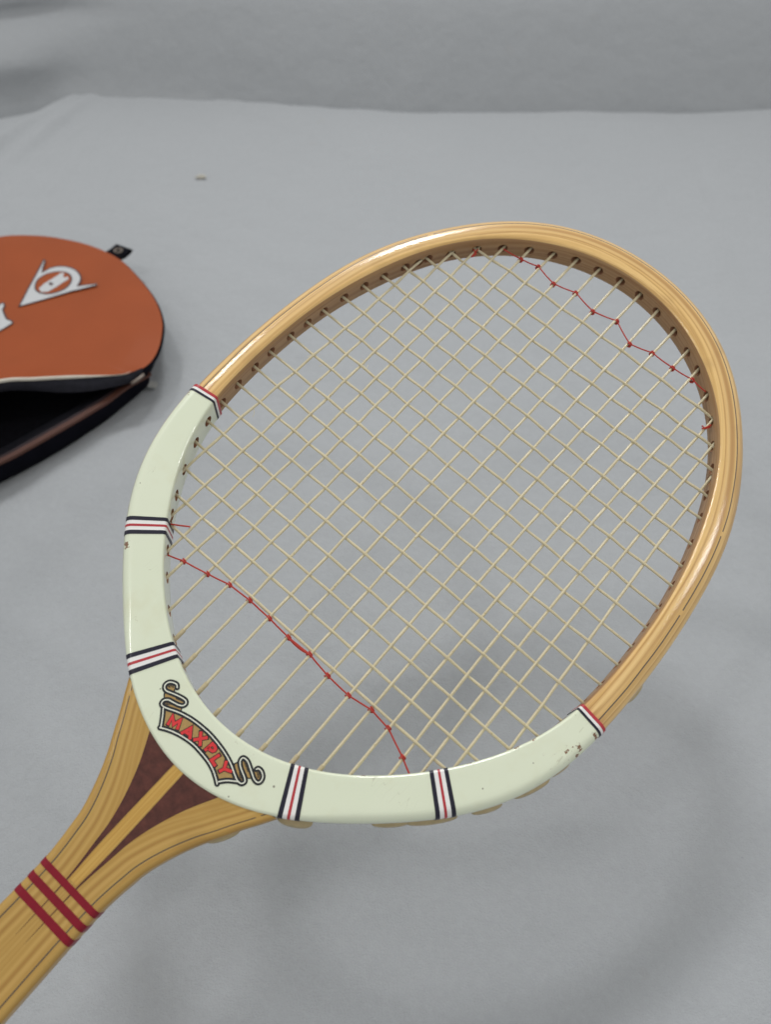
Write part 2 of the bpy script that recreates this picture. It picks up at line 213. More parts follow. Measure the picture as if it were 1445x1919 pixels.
M_WOOD = wood('varnished_ash', [(.76, .505, .195), (.665, .415, .140), (.52, .30, .095)], .0050, lam=190, plies=((.0076, .0011, .55, (.40, .20, .06)), (.0094, .0009, .5, (.82, .58, .26)), (.0108, .0008, .45, (.43, .22, .07))))
M_SHAFT = wood('varnished_shaft_wood', [(.45, .28, .076), (.43, .26, .066), (.395, .228, .055)], .0040, lam=190, coat=.22, plies=((.0066, .0011, .5, (.56, .36, .115)), (.0084, .0011, .55, (.29, .14, .032)), (.0102, .0010, .45, (.54, .345, .105))))
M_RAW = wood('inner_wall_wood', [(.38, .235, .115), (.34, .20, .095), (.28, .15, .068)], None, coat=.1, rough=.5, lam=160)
M_HOLE = plain('drilled_wood', (.30, .15, .08), .8)
M_STRIP = wood('pale_strip_wood', [(.54, .335, .085), (.50, .295, .066), (.45, .25, .05)], None, coat=.22, lam=300)
M_WEDGE = plain('mahogany_inlay', (.080, .024, .017), .5, .62, 420, .12, .3, .25)
def paint_mat():
    t = NT('mint_paint'); o = t.coord()
    n1 = t.noise(o, 26, 4); c = t.mix(n1, (.665, .715, .535), (.705, .745, .58))
    yl = t.noise(o, 55, 4, .6)
    c = t.mix(t.math('MULTIPLY', t.math('MULTIPLY', t.math('SUBTRACT', yl, .52, clamp=True), 3.0, clamp=True), .40), c, (.58, .56, .33))
    scr = t.noise(t.vscale(o, (1, 3, 1)), 900, 2)
    c = t.mix(t.math('MULTIPLY', t.math('GREATER_THAN', scr, .80), .5), c, (.35, .36, .25))
    sp = t.noise(o, 420, 4, .7); tot = None
    for x, y in CHIPS:
        vd = t.n('ShaderNodeVectorMath', _operation='DISTANCE', i1=(x/1000, y/1000, .0075)); t.link(o, vd.inputs[0])
        q = t.math('GREATER_THAN', t.math('SUBTRACT', sp, t.math('MULTIPLY', vd.outputs['Value'], 95)), .40)
        tot = q if tot is None else t.math('MAXIMUM', tot, q)
    c = t.mix(tot, c, (.20, .10, .045))
    for x, y, r in SPOTS:                                            # small dark nicks in the paint
        vd = t.n('ShaderNodeVectorMath', _operation='DISTANCE', i1=(x/1000, y/1000, .009)); t.link(o, vd.inputs[0])
        c = t.mix(t.math('MULTIPLY', t.math('LESS_THAN', vd.outputs['Value'], r), .75), c, (.12, .10, .06))
    nl = t.noise(t.vscale(o, (1, .16, 1)), 330, 1); bl = t.noise(o, 48, 2)
    hair = t.math('MULTIPLY', t.math('LESS_THAN', t.math('ABSOLUTE', t.math('SUBTRACT', nl, .5)), .0035), t.math('GREATER_THAN', bl, .585))
    c = t.mix(t.math('MULTIPLY', hair, .38), c, (.36, .34, .22))      # hairline scratches
    bp = t.bump(t.noise(o, 160, 2), .12, .0004)
    t.set(Base_Color=c, Roughness=.30, Coat_Weight=.85, Coat_Roughness=.04, Normal=bp)
    return t.m
M_PAINT = paint_mat()
M_NAVY = plain('navy_tape', (.014, .013, .026), .4, .3, 500, .15, 0, .25); M_WHITE = plain('white_tape', (.78, .77, .74), .4, .05, 300, .2)
M_REDT = plain('red_tape', (.42, .025, .035), .35, .2, 400, .3)
M_STRIPE = plain('crimson_lacquer', (.200, .004, .015), .4, .2, 300, .15, 0, .2)
M_BLACK = plain('black_print', (.010, .012, .014), .4); M_DWHITE = plain('white_print', (.70, .71, .60), .4, .04)
M_GOLD = plain('gold_print', (.37, .235, .075), .38, .25, 1200, .2); M_DRED = plain('red_print', (.62, .028, .030), .35, .2, 700, .2)
def gut_mat():
    t = NT('natural_gut'); o = t.coord()
    n1 = t.noise(o, 90, 3); n2 = t.noise(o, 1500, 3)
    c = t.mix(n1, (.52, .45, .285), (.64, .57, .38)); c = t.mix(t.math('MULTIPLY', t.math('GREATER_THAN', n2, .64), .55), c, (.32, .23, .10))
    t.set(Base_Color=c, Roughness=.5, Coat_Weight=.12, Coat_Roughness=.2, Specular_IOR_Level=.35, Normal=t.bump(n2, .5, .0003))
    return t.m
M_GUT = gut_mat(); M_TREB = plain('red_thread', (.42, .035, .022), .5, .3, 1500); M_SLEEVE = plain('old_plastic_sleeve', (.50, .42, .26), .35, .2, 700, .2)
M_LOOP = plain('glazed_gut_loop', (.42, .33, .17), .3, .2, 400, .4)
M_GRIP = plain('brown_leather_grip', (.10, .045, .02), .6, .3, 200)
def cloth_mat():
    t = NT('grey_white_cloth'); o = t.coord()
    n1 = t.noise(o, 4, 4); c = t.mix(n1, (.378, .395, .409), (.413, .429, .443))
    n3 = t.noise(o, 30, 3); c = t.mix(t.math('MULTIPLY', t.math('GREATER_THAN', n3, .71), .10), c, (.36, .34, .31))
    n4 = t.noise(o, 190, 1); c = t.mix(t.math('MULTIPLY', t.math('GREATER_THAN', n4, .835), .30), c, (.26, .26, .28))
    g1 = t.noise(o, 1400, 2, .7); g2 = t.noise(o, 260, 3, .6); gg = t.math('ADD', t.math('MULTIPLY', g1, .55), t.math('MULTIPLY', g2, .45))
    c = t.mix(t.math('MULTIPLY', t.math('SUBTRACT', gg, .40, clamp=True), 2.2, clamp=True), t.mix(.16, c, (.12, .12, .13)), c)
    wv = t.noise(o, 900, 2); w2 = t.noise(o, 60, 3)
    w3 = t.noise(o, 17, 4, .55); h = t.math('ADD', t.math('ADD', t.math('MULTIPLY', wv, .10), t.math('MULTIPLY', w2, .25)), w3)
    t.set(Base_Color=c, Roughness=.9, Specular_IOR_Level=.1, Normal=t.bump(h, .48, .008), Sheen_Weight=.1)
    return t.m
M_CLOTH = cloth_mat()
M_ORANGE = plain('orange_vinyl', (.285, .063, .017), .55, .12, 24, .03, .9, .12); M_CPIPE = plain('white_piping', (.56, .52, .44), .5); M_TAPE_END = plain('grey_tape_end', (.30, .30, .285), .8)
M_CBLACK = plain('black_vinyl', (.0045, .0045, .0075), .7, .4, 80, 0, .12, .03); M_CLINE = plain('dark_lining', (.010, .010, .013), .9, .5, 300, spec=.05)
M_TEETH = plain('brown_zip_teeth', (.12, .05, .035), .45); M_ZTAPE = plain('dark_zip_tape', (.03, .018, .02), .8); M_PULL = plain('tarnished_zip_pull', (.22, .18, .15), .4)
M_EWHITE = plain('white_emblem_print', (.47, .48, .49), .5, .04); M_EDARK = plain('dark_emblem_edge', (.06, .03, .03), .5)
M_CRUMB = plain('beige_crumb', (.44, .42, .36), .9, spec=.1)
M_FLAP = plain('dark_flap_fabric', (.020, .020, .026), .8, .4, 200, 0, .1, .1)
# ------------------------------------------------------------------ the setting: cloth covered table and backdrop
def sstep(a, b, x): t = np.clip((x-a)/(b-a), 0, 1); return t*t*(3-2*t)
def smooth_noise(X, Y, scale, seed, ang=0.0, stretch=1.0):
    r = np.random.default_rng(seed); c, s = math.cos(ang), math.sin(ang)
    U = (X*c+Y*s)*scale; V = (-X*s+Y*c)*scale*stretch; Z = 0
    for k in range(7):
        a = r.uniform(0, 2*math.pi); f = r.uniform(.6, 1.7); Z = Z+np.sin((U*math.cos(a)+V*math.sin(a))*f*2*math.pi+r.uniform(0, 6.28))
    return Z/3.0
BACK_Y = 1.07
far = lambda X: np.interp(X, [-1.5, -.62, -.50, -.44, -.38, -.30, -.20, -.10, 0, .15, .5, 1.5], [1.03, 1.035, 1.047, 1.065, 1.083, 1.083, 1.077, 1.067, 1.059, 1.059, 1.064, 1.07])+.004
def cloth_z(X, Y):
    Z = .0022*smooth_noise(X, Y, 3.0, 3)+.0013*smooth_noise(X, Y, 6, 11, .5, .35)+.0006*smooth_noise(X, Y, 14, 5, 1.1, .3)
    for cx, cy, ang, a in ((.135, .62, 1.60, .0009), (.10, .18, .05, .0008), (-.30, .62, .9, .0007), (.43, .55, 1.0, -.0010), (.0, .80, 1.5, .0006), (.34, .86, 1.55, -.0008), (-.15, .25, 2.6, .0007)):   # ironed-in creases
        d = (X-cx)*-math.sin(ang)+(Y-cy)*math.cos(ang); l = (X-cx)*math.cos(ang)+(Y-cy)*math.sin(ang)
        Z = Z+1.7*a*np.exp(-np.abs(d)/.006)*np.exp(-(l/.20)**4)
    # drawn folds fanning out of the far left corner
    for px, py, ang, w, h in ((-.387, .99, -1.89, .012, .009), (-.340, .93, -1.69, .014, .004), (-.418, .99, -1.95, .010, .008), (-.362, .96, -1.80, .009, .004), (-.44, .93, -2.0, .016, .009), (-.30, .95, -1.62, .010, .0022),
                              (.02, .16, 1.25, .020, -.0035), (.30, .20, 1.42, .022, -.004), (.10, .22, 1.1, .016, .002), (.05, .27, .08, .006, .0012), (.20, .15, .95, .012, .0016),(.58, .62, .9, .03, .005), (.30,.68,1.35,.03,.0025)):
        dx, dy = math.cos(ang), math.sin(ang)
        d = (X-px)*(-dy)+(Y-py)*dx; l = (X-px)*dx+(Y-py)*dy
        Z = Z+h*np.exp(-(d/w)**2)*np.exp(-(l/(.11 if py > .8 else .13))**2)
    Z = Z-.022*sstep(far(X)-.016, far(X), Y)-.030*sstep(far(X)-.035, far(X), Y)*sstep(-.385, -.45, X)
    return Z-.002
def grid(name, f, us, vs, mat, **kw):
    U, V = np.meshgrid(us, vs); P = f(U, V).reshape(-1, 3); nu = len(us)
    F = [(j*nu+i, j*nu+i+1, (j+1)*nu+i+1, (j+1)*nu+i) for j in range(len(vs)-1) for i in range(nu-1)]
    return mesh_obj(name, P, F, mat, sharp=180, **kw)
t_ = grid('table_surface', lambda U, V: np.stack([U, (V+.45)*(far(U)+.45)/(BACK_Y+.45)-.45, cloth_z(U, V)], -1),
          np.linspace(-1.3, 1.3, 420), np.linspace(-.45, BACK_Y, 300), M_CLOTH)
t_['kind'] = 'structure'
def back_f(U, V):
    y = far(U)+.012-.006*np.exp(-((V-.060)/.055)**2)+.003*np.exp(-((V-.098-.006*np.sin(U*2.2))/.009)**2)*(.6+.4*np.sin(U*1.7+2))
    y = y+.004*smooth_noise(U, V, 2.0, 21)-.016*np.exp(-((U+.45)/.06)**2)*np.exp(-((V-.035)/.02)**2)+.020*np.exp(-((U+.45)/.08)**2)*np.exp(-((V-.072)/.012)**2)+.75*V
    return np.stack([U, y, V], -1)
b_ = grid('backdrop', back_f, np.linspace(-1.5, 1.5, 200), np.concatenate([np.linspace(-.06, .16, 66), np.linspace(.165, .17, 3)]), M_CLOTH)
b_['kind'] = 'structure'
# ------------------------------------------------------------------ the racket
racket = thing('tennis_racket', 'old wooden tennis racket with mint painted throat, tilted above the grey cloth', 'tennis racket')
racket.matrix_world = Matrix.Translation(RACKET_LOC) @ Matrix(RACKET_ROT).to_4x4()
def rr(c, th): return sum(ck*np.cos(k*th) for k, ck in enumerate(c))
TH = np.radians(np.linspace(-180, 180, 1441))
MID = np.stack([np.sin(TH)*(rr(RI, TH)+rr(RO, TH))/2, np.cos(TH)*(rr(RI, TH)+rr(RO, TH))/2], 1)
ARC = np.concatenate([[0], np.cumsum(np.linalg.norm(np.diff(MID, axis=0), axis=1))])
def hoop_at(th):
    """midline point, outward normal, inner distance, outer distance at polar angle th (0 = tip)"""
    e = 1e-3; m = lambda a: np.array([math.sin(a), math.cos(a)])*(rr(RI, a)+rr(RO, a))/2
    M0 = m(th); T = m(th+e)-m(th-e); T /= np.linalg.norm(T); N = np.array([-T[1], T[0]]); N = N if N@M0 > 0 else -N
    def hit(c, sg):
        d = .007
        for _ in range(12):
            p = M0+sg*N*d; g = np.linalg.norm(p)-rr(c, math.atan2(p[0], p[1])); d += -sg*g
        return d
    return M0, N, hit(RI, -1), hit(RO, 1)
def section(di, do, T, ri, ro, off=0.0, nc=6, top=8, ex=1.0):
    """closed profile as (d, z): starts bottom inner, up the inner wall, over the top, down the outside"""
    P = []
    def corner(cd, cz, r, a0, a1, ex=1.0):
        m = nc if ex == 1.0 else 2*nc
        for k in range(m+1):
            a = math.radians(a0+(a1-a0)*k/m); P.append((cd+(r*ex+off)*math.cos(a), cz+(r+off)*math.sin(a)))
    corner(-di+ri, -T+ri, ri, 270, 180)
    for k in range(1, 4): P.append((-di-off, (-T+ri)+(2*T-2*ri)*k/4))
    corner(-di+ri, T-ri, ri, 180, 90)
    a, b = -di+ri, do-ro*ex
    for k in range(1, top): P.append((a+(b-a)*k/top, T+off))
    corner(do-ro*ex, T-ro, ro, 90, 0, ex)
    for k in range(1, 4): P.append((do+off, (T-ro)-(2*T-2*ro)*k/4))
    corner(do-ro, -T+ro, ro, 0, -90)
    b = do-ro
    for k in range(1, top): P.append((b+(a-b)*k/top, -T-off))
    return P
NIW = 2*7+3           # profile points on the inner wall side
def sweep(ths, T, ri, ro, off=0.0, shrink=0.0, cap=True, ex=1.0):
    V = []; UV = []; F = []; FM = []; n = None
    for th in ths:
        M0, N, di, do = hoop_at(th); di -= shrink; do -= shrink
        Tt = T(th) if callable(T) else T
        ro_ = ro(th) if callable(ro) else ro
        pr = section(di, do, Tt, ri, ro_, off, ex=ex); n = len(pr); s = np.interp(th, TH, ARC)
        for k, (d, z) in enumerate(pr):
            p = M0+N*d; V.append((p[0], p[1], z))
            vv = do-d
            if k < NIW and abs(d+di) < ri*.7: vv += (Tt-z)
            if k > NIW and d > do-ro_*.3: vv -= (Tt-ro_-z)*(z < Tt-ro_)
            UV.append((s, vv))
    for j in range(len(ths)-1):
        for k in range(n):
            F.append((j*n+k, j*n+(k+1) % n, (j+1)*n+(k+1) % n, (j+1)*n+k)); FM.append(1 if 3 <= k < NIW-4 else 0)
    if cap:
        F += [tuple(range(n-1, -1, -1)), tuple((len(ths)-1)*n+k for k in range(n))]; FM += [0, 0]
    return V, F, FM, UV
TB = math.radians(114.6)
Twood = lambda th: .0082-.0006*math.exp(-(th/.7)**2)
TP = .0090
def ROP(th):
    d = abs(math.degrees(th)-180); return .0016+.0026*float(sstep(11, 24, d))
# string ends and holes
nI, nJ = len(SX), len(SY)
def inner_ok(x, y, m=.002): return math.hypot(x, y) < rr(RI, math.atan2(x, y))-m
GP = np.zeros((nJ, nI, 2))
for j in range(nJ):
    for i in range(nI): GP[j, i] = ((SX[i]+GX[j][i])/1000, (SY[j]+GY[j][i])/1000)
strings = []; holes = []
def end_hit(p, q):
    """from q outwards along p->q until the inner wall"""
    d = q-p; d /= np.linalg.norm(d); s = 0
    while inner_ok(*(q+d*s), 0) and s < .2: s += .0002
    return q+d*s, d
def add_string(kind, idx, pts, par):
    if kind == 'm': e0, d0 = end_hit(pts[min(3, len(pts)-1)], pts[0]); e1, d1 = end_hit(pts[-min(4, len(pts))], pts[-1])
    else: e0, d0 = end_hit(pts[min(3, len(pts)-1)], pts[0]); e1, d1 = end_hit(pts[-min(4, len(pts))], pts[-1])
    P = [np.array([*(e0+d0*.007), 0])]
    P.append(np.array([*e0, 0])); holes.append((e0, d0))
    for k, (p, sgn) in enumerate(zip(pts, par)): P.append(np.array([*p, .00040*sgn]))
    P.append(np.array([*e1, 0])); holes.append((e1, d1)); P.append(np.array([*(e1+d1*.007), 0]))
    strings.append((kind, np.array(P)))
for i in range(nI):
    js = [j for j in range(nJ) if inner_ok(*GP[j, i])]
    add_string('m', i, [GP[j, i] for j in js], [1 if (i+j) % 2 else -1 for j in js])
for j in range(nJ):
    is_ = [i for i in range(nI) if inner_ok(*GP[j, i])]
    add_string('c', j, [GP[j, i] for i in is_], [-1 if (i+j) % 2 else 1 for i in is_])
# hole cutters
cut = Acc(); used = []
for e, d in holes:
    if any(np.linalg.norm(e-q) < .0032 for q in used): continue
    used.append(e); th = math.atan2(e[0], e[1]); M0, N, di, do = hoop_at(th)
    ax = N*.75+d*.25; ax /= np.linalg.norm(ax); zz = random.uniform(-.0007, .0007)
    A3 = np.array([*ax, 0]); U3 = np.array([-ax[1], ax[0], 0]); W3 = np.array([0, 0, 1.]); c = np.array([*e, zz]); n = 14
    V = []; F = []
    for s, r in ((-.0035, .0034), (.0006, .0026), (.0026, .0021), (.0075, .0019)):
        V += [c+A3*s+r*(math.cos(2*math.pi*k/n)*U3+math.sin(2*math.pi*k/n)*W3*1.1) for k in range(n)]
    for q in range(3): F += [(q*n+k, (q+1)*n+k, (q+1)*n+(k+1) % n, q*n+(k+1) % n) for k in range(n)]
    F += [tuple(range(n)), tuple(3*n+k for k in range(n-1, -1, -1))]
    cut.add(V, F)
cutter = mesh_obj('hole_cutter', cut.v, cut.f, M_HOLE, smooth=False)
bmc = bmesh.new(); bmc.from_mesh(cutter.data); bmesh.ops.recalc_face_normals(bmc, faces=bmc.faces[:]); bmc.to_mesh(cutter.data); bmc.free()
def drilled(name, V, F, FM, UV, mats, parent):
    me = bpy.data.meshes.new(name); me.from_pydata(V, [], F)
    for m in mats: me.materials.append(m)
    me.polygons.foreach_set('material_index', FM)
    L = me.uv_layers.new(name='UVMap'); vi = np.zeros(len(me.loops), int); me.loops.foreach_get('vertex_index', vi)
    L.data.foreach_set('uv', np.array(UV)[vi].ravel())
    bm = bmesh.new(); bm.from_mesh(me); bmesh.ops.recalc_face_normals(bm, faces=bm.faces[:]); bm.to_mesh(me); bm.free()
    o = bpy.data.objects.new(name, me); COL.objects.link(o)
    md = o.modifiers.new('drill', 'BOOLEAN'); md.object = cutter; md.operation = 'DIFFERENCE'; md.solver = 'EXACT'
    md.use_self = True; md.material_mode = 'TRANSFER'
    dg = bpy.context.evaluated_depsgraph_get(); new = bpy.data.meshes.new_from_object(o.evaluated_get(dg)); new.name = name
    o.modifiers.clear(); o.data = new; bpy.data.meshes.remove(me)
    new.polygons.foreach_set('use_smooth', [True]*len(new.polygons)); new.set_sharp_from_angle(angle=math.radians(32)); new.update()
    o.parent = parent
    return o
ths = np.linspace(-TB-.02, TB+.02, 250)
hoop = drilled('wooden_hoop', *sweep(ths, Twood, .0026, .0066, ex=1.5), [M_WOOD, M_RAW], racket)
hoop['label'] = 'bare varnished blond wood part of the hoop'
ths = np.linspace(TB+.012, 2*math.pi-TB-.012, 170)
TH2 = np.concatenate([TH, TH[1:]+2*math.pi]); ARC2 = np.concatenate([ARC, ARC[1:]+ARC[-1]]); TH, ARC = TH2, ARC2
V, F, FM, UV = sweep(ths, TP, .0014, ROP, 0.0)
yoke = drilled('painted_hoop', V, F, [0]*len(FM), UV, [M_PAINT], racket)
yoke['label'] = 'mint green painted lower part of the hoop'
bpy.data.objects.remove(cutter, do_unlink=True)
# trim bands
def ring_part(name, th, s0, s1, mat, parent, off, T=TP, ri=.0014, ro=ROP):
    per = np.linalg.norm(hoop_at(th+.01)[0]-hoop_at(th)[0])/.01
    V, F, FM, UV = sweep(np.linspace(th+s0/per, th+s1/per, 3), T, ri, ro, off)
    return mesh_obj(name, V, F, mat, parent)
BTH = [143.9, 165.4, 194.6, 216.0]
for b in BTH:
    t0 = math.radians(b)
    base = ring_part('trim_band', t0, -.0040, .0040, M_WHITE, racket, .00010)
    for nm, a, c, m in (('navy_stripe', -.0041, -.0023, M_NAVY), ('red_stripe', -.00055, .00055, M_REDT), ('navy_stripe', .0023, .0041, M_NAVY)):
        ring_part(nm, t0, a, c, m, base, .00018)
for sg, t0 in ((-1, TB+.008), (1, 2*math.pi-TB-.008)):
    base = ring_part('end_band', t0, -.0018, .0018, M_WHITE, racket, .00012, TP)
    ring_part('red_stripe', t0, *sorted((sg*.0005, sg*.0019)), M_REDT, base, .00022, TP)
    ring_part('black_stripe', t0, *sorted((-sg*.0019, -sg*.0008)), M_NAVY, base, .00022, TP)
# shaft with throat
ys = np.array([-.345, -.30, -.27, -.2545, -.240, -.233, -.225, -.217, -.2055, -.196, -.1885, -.1825, -.1765, -.170])
xs = np.array([.0160, .0160, .0156, .0153, .0153, .0158, .0169, .0184, .0226, .0272, .0316, .0350, .0388, .0428])
def xe_of(y): return float(np.interp(y, YY, XX))
_c = catmull(np.stack([ys, xs], 1), 10); YY, XX = _c[:, 0], _c[:, 1]
def shaft_section(xe, T, r, off=0.0, nx=26, nc=6):
    P = []
    def corner(cx, cz, a0, a1, r=r):
        for k in range(nc+1):
            a = math.radians(a0+(a1-a0)*k/nc); P.append((cx+(r+off)*math.cos(a), cz+(r+off)*math.sin(a)))
    corner(-xe+SB, -T+SB, 270, 180, SB); corner(-xe+r, T-r, 180, 90)
    for k in range(1, nx): P.append((-xe+r+(2*xe-2*r)*k/nx, T+off))
    corner(xe-r, T-r, 90, 0); corner(xe-SB, -T+SB, 0, -90, SB)
    for k in range(1, 8): P.append((xe-SB-(2*xe-2*SB)*k/8, -T-off))
    return P
TS = .0081; SR = .0024; SB = .0075
V = []; UV = []; F = []; rows = list(YY)+[None]*4
for k, y in enumerate(YY):
    pr = shaft_section(XX[k], TS, SR); n = len(pr)
    lift = .006*sstep(-.215, -.170, y)
    for (x, z) in pr:
        V.append((x, y-lift*(1-(x/XX[k])**2), z)); UV.append((y, XX[k]-abs(x) if z > 0 else -.002-(TS-z)))
for j in range(len(YY)-1):
    for k in range(n): F.append((j*n+k, j*n+(k+1) % n, (j+1)*n+(k+1) % n, (j+1)*n+k))
F += [tuple(range(n-1, -1, -1)), tuple((len(YY)-1)*n+k for k in range(n))]
shaft = mesh_obj('shaft', V, F, M_SHAFT, racket, uv=UV); shaft['label'] = 'golden wood throat and shaft'
for a, b in ((-.2389, -.2416), (-.2450, -.2480), (-.2514, -.2544)):
    V = []; F = []
    for y in (a, (a+b)/2, b):
        pr = shaft_section(xe_of(y), TS, SR, .00016); n = len(pr); V += [(x, y, z) for x, z in pr]
    for j in range(2):
        for k in range(n): F.append((j*n+k, j*n+(k+1) % n, (j+1)*n+(k+1) % n, (j+1)*n+k))
    F += [tuple(range(n-1, -1, -1)), tuple(2*n+k for k in range(n))]
    mesh_obj('lacquer_stripe', V, F, M_STRIPE, racket)
outer = catmull([(24.5, -171), (19.1, -180.6), (13.7, -190.7), (9.3, -201.5), (6.0, -213), (4.5, -224), (3.3, -234), (2.75, -243), (2.6, -254), (2.5, -264)], 6)
inn = catmull([(2.45, -264), (2.3, -250), (2.4, -236.8), (2.9, -225), (3.0, -210.6), (2.9, -196.2), (2.8, -182.6), (2.8, -171)], 4)
for s in (1, -1):
    pl = [(s*x/1000, y/1000) for x, y in np.concatenate([outer, inn])]
    poly_obj('throat_wedge', [pl], TS+.00012, M_WEDGE, racket)
bm = bmesh.new()
pl = [(x/1000, y/1000) for x, y in ((-2.35, -171), (2.35, -171), (2.45, -190), (2.6, -210), (2.5, -225), (2.0, -238), (-2.0, -238), (-2.5, -225), (-2.6, -210), (-2.45, -190))]
cs = poly_obj('centre_strip', [pl], TS+.00008, M_STRIP, racket)
bm.free(); L = cs.data.uv_layers.new(name='UVMap')
for lp in cs.data.loops: co = cs.data.vertices[lp.vertex_index].co; L.data[lp.index].uv = (co.y, co.x)
# grip (beyond the picture's edge; its butt stands on the cloth)
V = []; F = []
for j, (y, r) in enumerate(((-.340, .0168), (-.345, .0178), (-.40, .0172), (-.50, .0168), (-.555, .0168), (-.565, .0178), (-.571, .0176))):
    V += [(r*1.0*math.cos(math.pi/8+k*math.pi/4), y, r*.86*math.sin(math.pi/8+k*math.pi/4)) for k in range(8)]
for j in range(6): F += [(j*8+k, j*8+(k+1) % 8, j*8+8+(k+1) % 8, j*8+8+k) for k in range(8)]
F += [tuple(range(7, -1, -1)), tuple(48+k for k in range(8))]
mesh_obj('grip', V, F, M_GRIP, racket, smooth=False)
# strings
for kind, P in strings:
    Q = catmull(P, 5); v, f = tube(Q, np.array([.00070*(1+.07*math.sin(k*.7+len(Q))) for k in range(len(Q))]), 8)
    mesh_obj('main_string' if kind == 'm' else 'cross_string', v, f, M_GUT, racket)
# red trebling cords: each wraps once round every main string it crosses
def knot(c, dirv, r=.00105):
    d = np.array([dirv[0], dirv[1], 0]); d /= np.linalg.norm(d); u = np.array([-d[1], d[0], 0]); w = np.array([0, 0, 1.])
    P = [np.array([*c, 0])+d*(.0011*(k/22-.5)*1.6)+r*(math.cos(-4*math.pi*k/22)*u+math.sin(-4*math.pi*k/22)*w) for k in range(23)]
    return tube(P, .00040, 6)
def cord(name, pts, double=None):
    a = Acc(); P = [np.array([x/1000, y/1000]) for x, y in pts]
    for k in range(len(P)-1):
        p, q = P[k], P[k+1]; mid = (p+q)/2
        seg = catmull([np.array([*p, .0008]), np.array([*mid, .0004]), np.array([*q, .0008])], 4)
        a.add(*tube(seg, .00038, 6))
        if double == k:
            seg2 = seg+np.array([.0004, -.0006, .0001])*np.array([[math.sin(math.pi*i/(len(seg)-1))+.35] for i in range(len(seg))]); a.add(*tube(seg2, .00038, 6))
            seg2 = seg+np.array([.0000, -.0004, .0004]); a.add(*tube(seg2, .00038, 6))
    for p in P[1:-1]: a.add(*knot(p, (0.0, 1.0)))
    return mesh_obj(name, a.v, a.f, M_TREB, racket)
cord('trebling_cord', TREB_LOW, 6)['label'] = 'red cord looped across the mains near the throat'
cord('trebling_cord', TREB_TOP)['label'] = 'red cord looped across the mains near the tip'
a = Acc(); a.add(*tube([(x/1000, y/1000, .001) for x, y in RED_END], .0004, 6)); mesh_obj('loose_cord_end', a.v, a.f, M_TREB, racket)
for e in RED_BITS:
    v, f = tube([(x/1000, y/1000, .0012-.0003*k) for k, (x, y) in enumerate(e)], .0004, 6); mesh_obj('loose_cord_end', v, f, M_TREB, racket)
for e in FRAYS:
    v, f = tube(catmull([(x/1000, y/1000, .0008-.0006*k) for k, (x, y) in enumerate(e)], 3), .00013, 5); mesh_obj('frayed_fibre', v, f, M_GUT, racket)
# plastic sleeves where the main strings leave the throat
def near_main(x, y):
    best = None
    for kind, P in strings:
        if kind != 'm': continue
        for k in range(len(P)-1):
            p, q = P[k][:2], P[k+1][:2]; d = q-p; t = np.clip(((np.array([x, y])-p)@d)/(d@d), 0, 1); c = p+d*t; D = np.linalg.norm(c-(x, y))
            if best is None or D < best[0]: best = (D, c, d/np.linalg.norm(d))
    return best
for k, (x, y) in enumerate(SLEEVES):
    D, c, d = near_main(x/1000, y/1000)
    d = d if d[1] > 0 else -d; L0 = (.0030, .0030, .0030, .0016, .0014, .0022, .0024, .0012)[k]
    P = [np.array([*(c+d*s), 0]) for s in (-.006, 0, L0*.55, L0)]
    v, f = tube(P, [.00105, .00105, .00105, .0011], 10)
    mesh_obj('string_sleeve', v, f, M_SLEEVE, racket)
# loops of string showing on the outside of the frame
for th, ln, h, zc in ((168.2, .0075, .0030, -.002), (164.7, .0075, .0034, -.002), (151.7, .008, .0022, -.003), (145.6, .011, .0024, -.003), (137.1, .007, .0024, -.003), (129.4, .009, .0024, -.003), (124.0, .006, .0018, -.003),
                      (103.7, .006, .0022, -.002), (-167.6, .006, .0022, .0), (-153., .008, .0012, 0), (-147., .008, .0012, 0)):
    M0, N, di, do = hoop_at(math.radians(th)); T2 = np.array([-N[1], N[0]])
    c = M0+N*(do-.0006)
    if abs(th) > 167:                                               # loops on the sides of the throat
        sg = 1 if th > 0 else -1; c = np.array([sg*.0296, -.1885]); N = np.array([sg*.87, -.49]); T2 = np.array([-N[1], N[0]])
    V = []; F = []; nu, nv = 14, 8
    for i in range(nu+1):
        a = math.pi*i/nu
        for j in range(nv):
            b = 2*math.pi*j/nv; s = math.sin(a)**.7
            p = c+T2*(ln*-math.cos(a))+N*(h*s*math.cos(b)); V.append((p[0], p[1], zc+.0030*s*math.sin(b)))
    for i in range(nu):
        for j in range(nv): F.append((i*nv+j, i*nv+(j+1) % nv, (i+1)*nv+(j+1) % nv, (i+1)*nv+j))
    mesh_obj('string_loop', V, F, M_LOOP, racket, sharp=80)
# printed scroll with the word on the throat
Z0 = TP+.00008
P2 = lambda pts: [(x/1000, y/1000) for x, y in pts]
badge = poly_obj('scroll_badge', [P2(g) for g in DEC_GOLD], Z0, M_GOLD, racket); badge['label'] = 'gold scroll print with red capital letters'
sm = {k: catmull(P2(v), 4) for k, v in DEC_STROKES.items()}
blk = []; wht = []
for q_, k in enumerate(('left', 'low', 'right', 'edge')):
    blk += ribbon_poly(sm[k], .00225, q_*2e-6); wht += ribbon_poly(sm[k], .00050, q_*1.5e-5)
for g in DEC_GOLD[1:]: q = P2(g); blk += ribbon_poly(np.array(q+[q[0]]), .0006, 1.0e-5, False)
for g in DEC_HATCH: blk += ribbon_poly(np.array(P2(g)), .00035, 1.4e-5, False)
poly_obj('scroll_outline', blk, Z0+.00006, M_BLACK, badge)
poly_obj('scroll_edging', wht, Z0+.00013, M_DWHITE, badge)
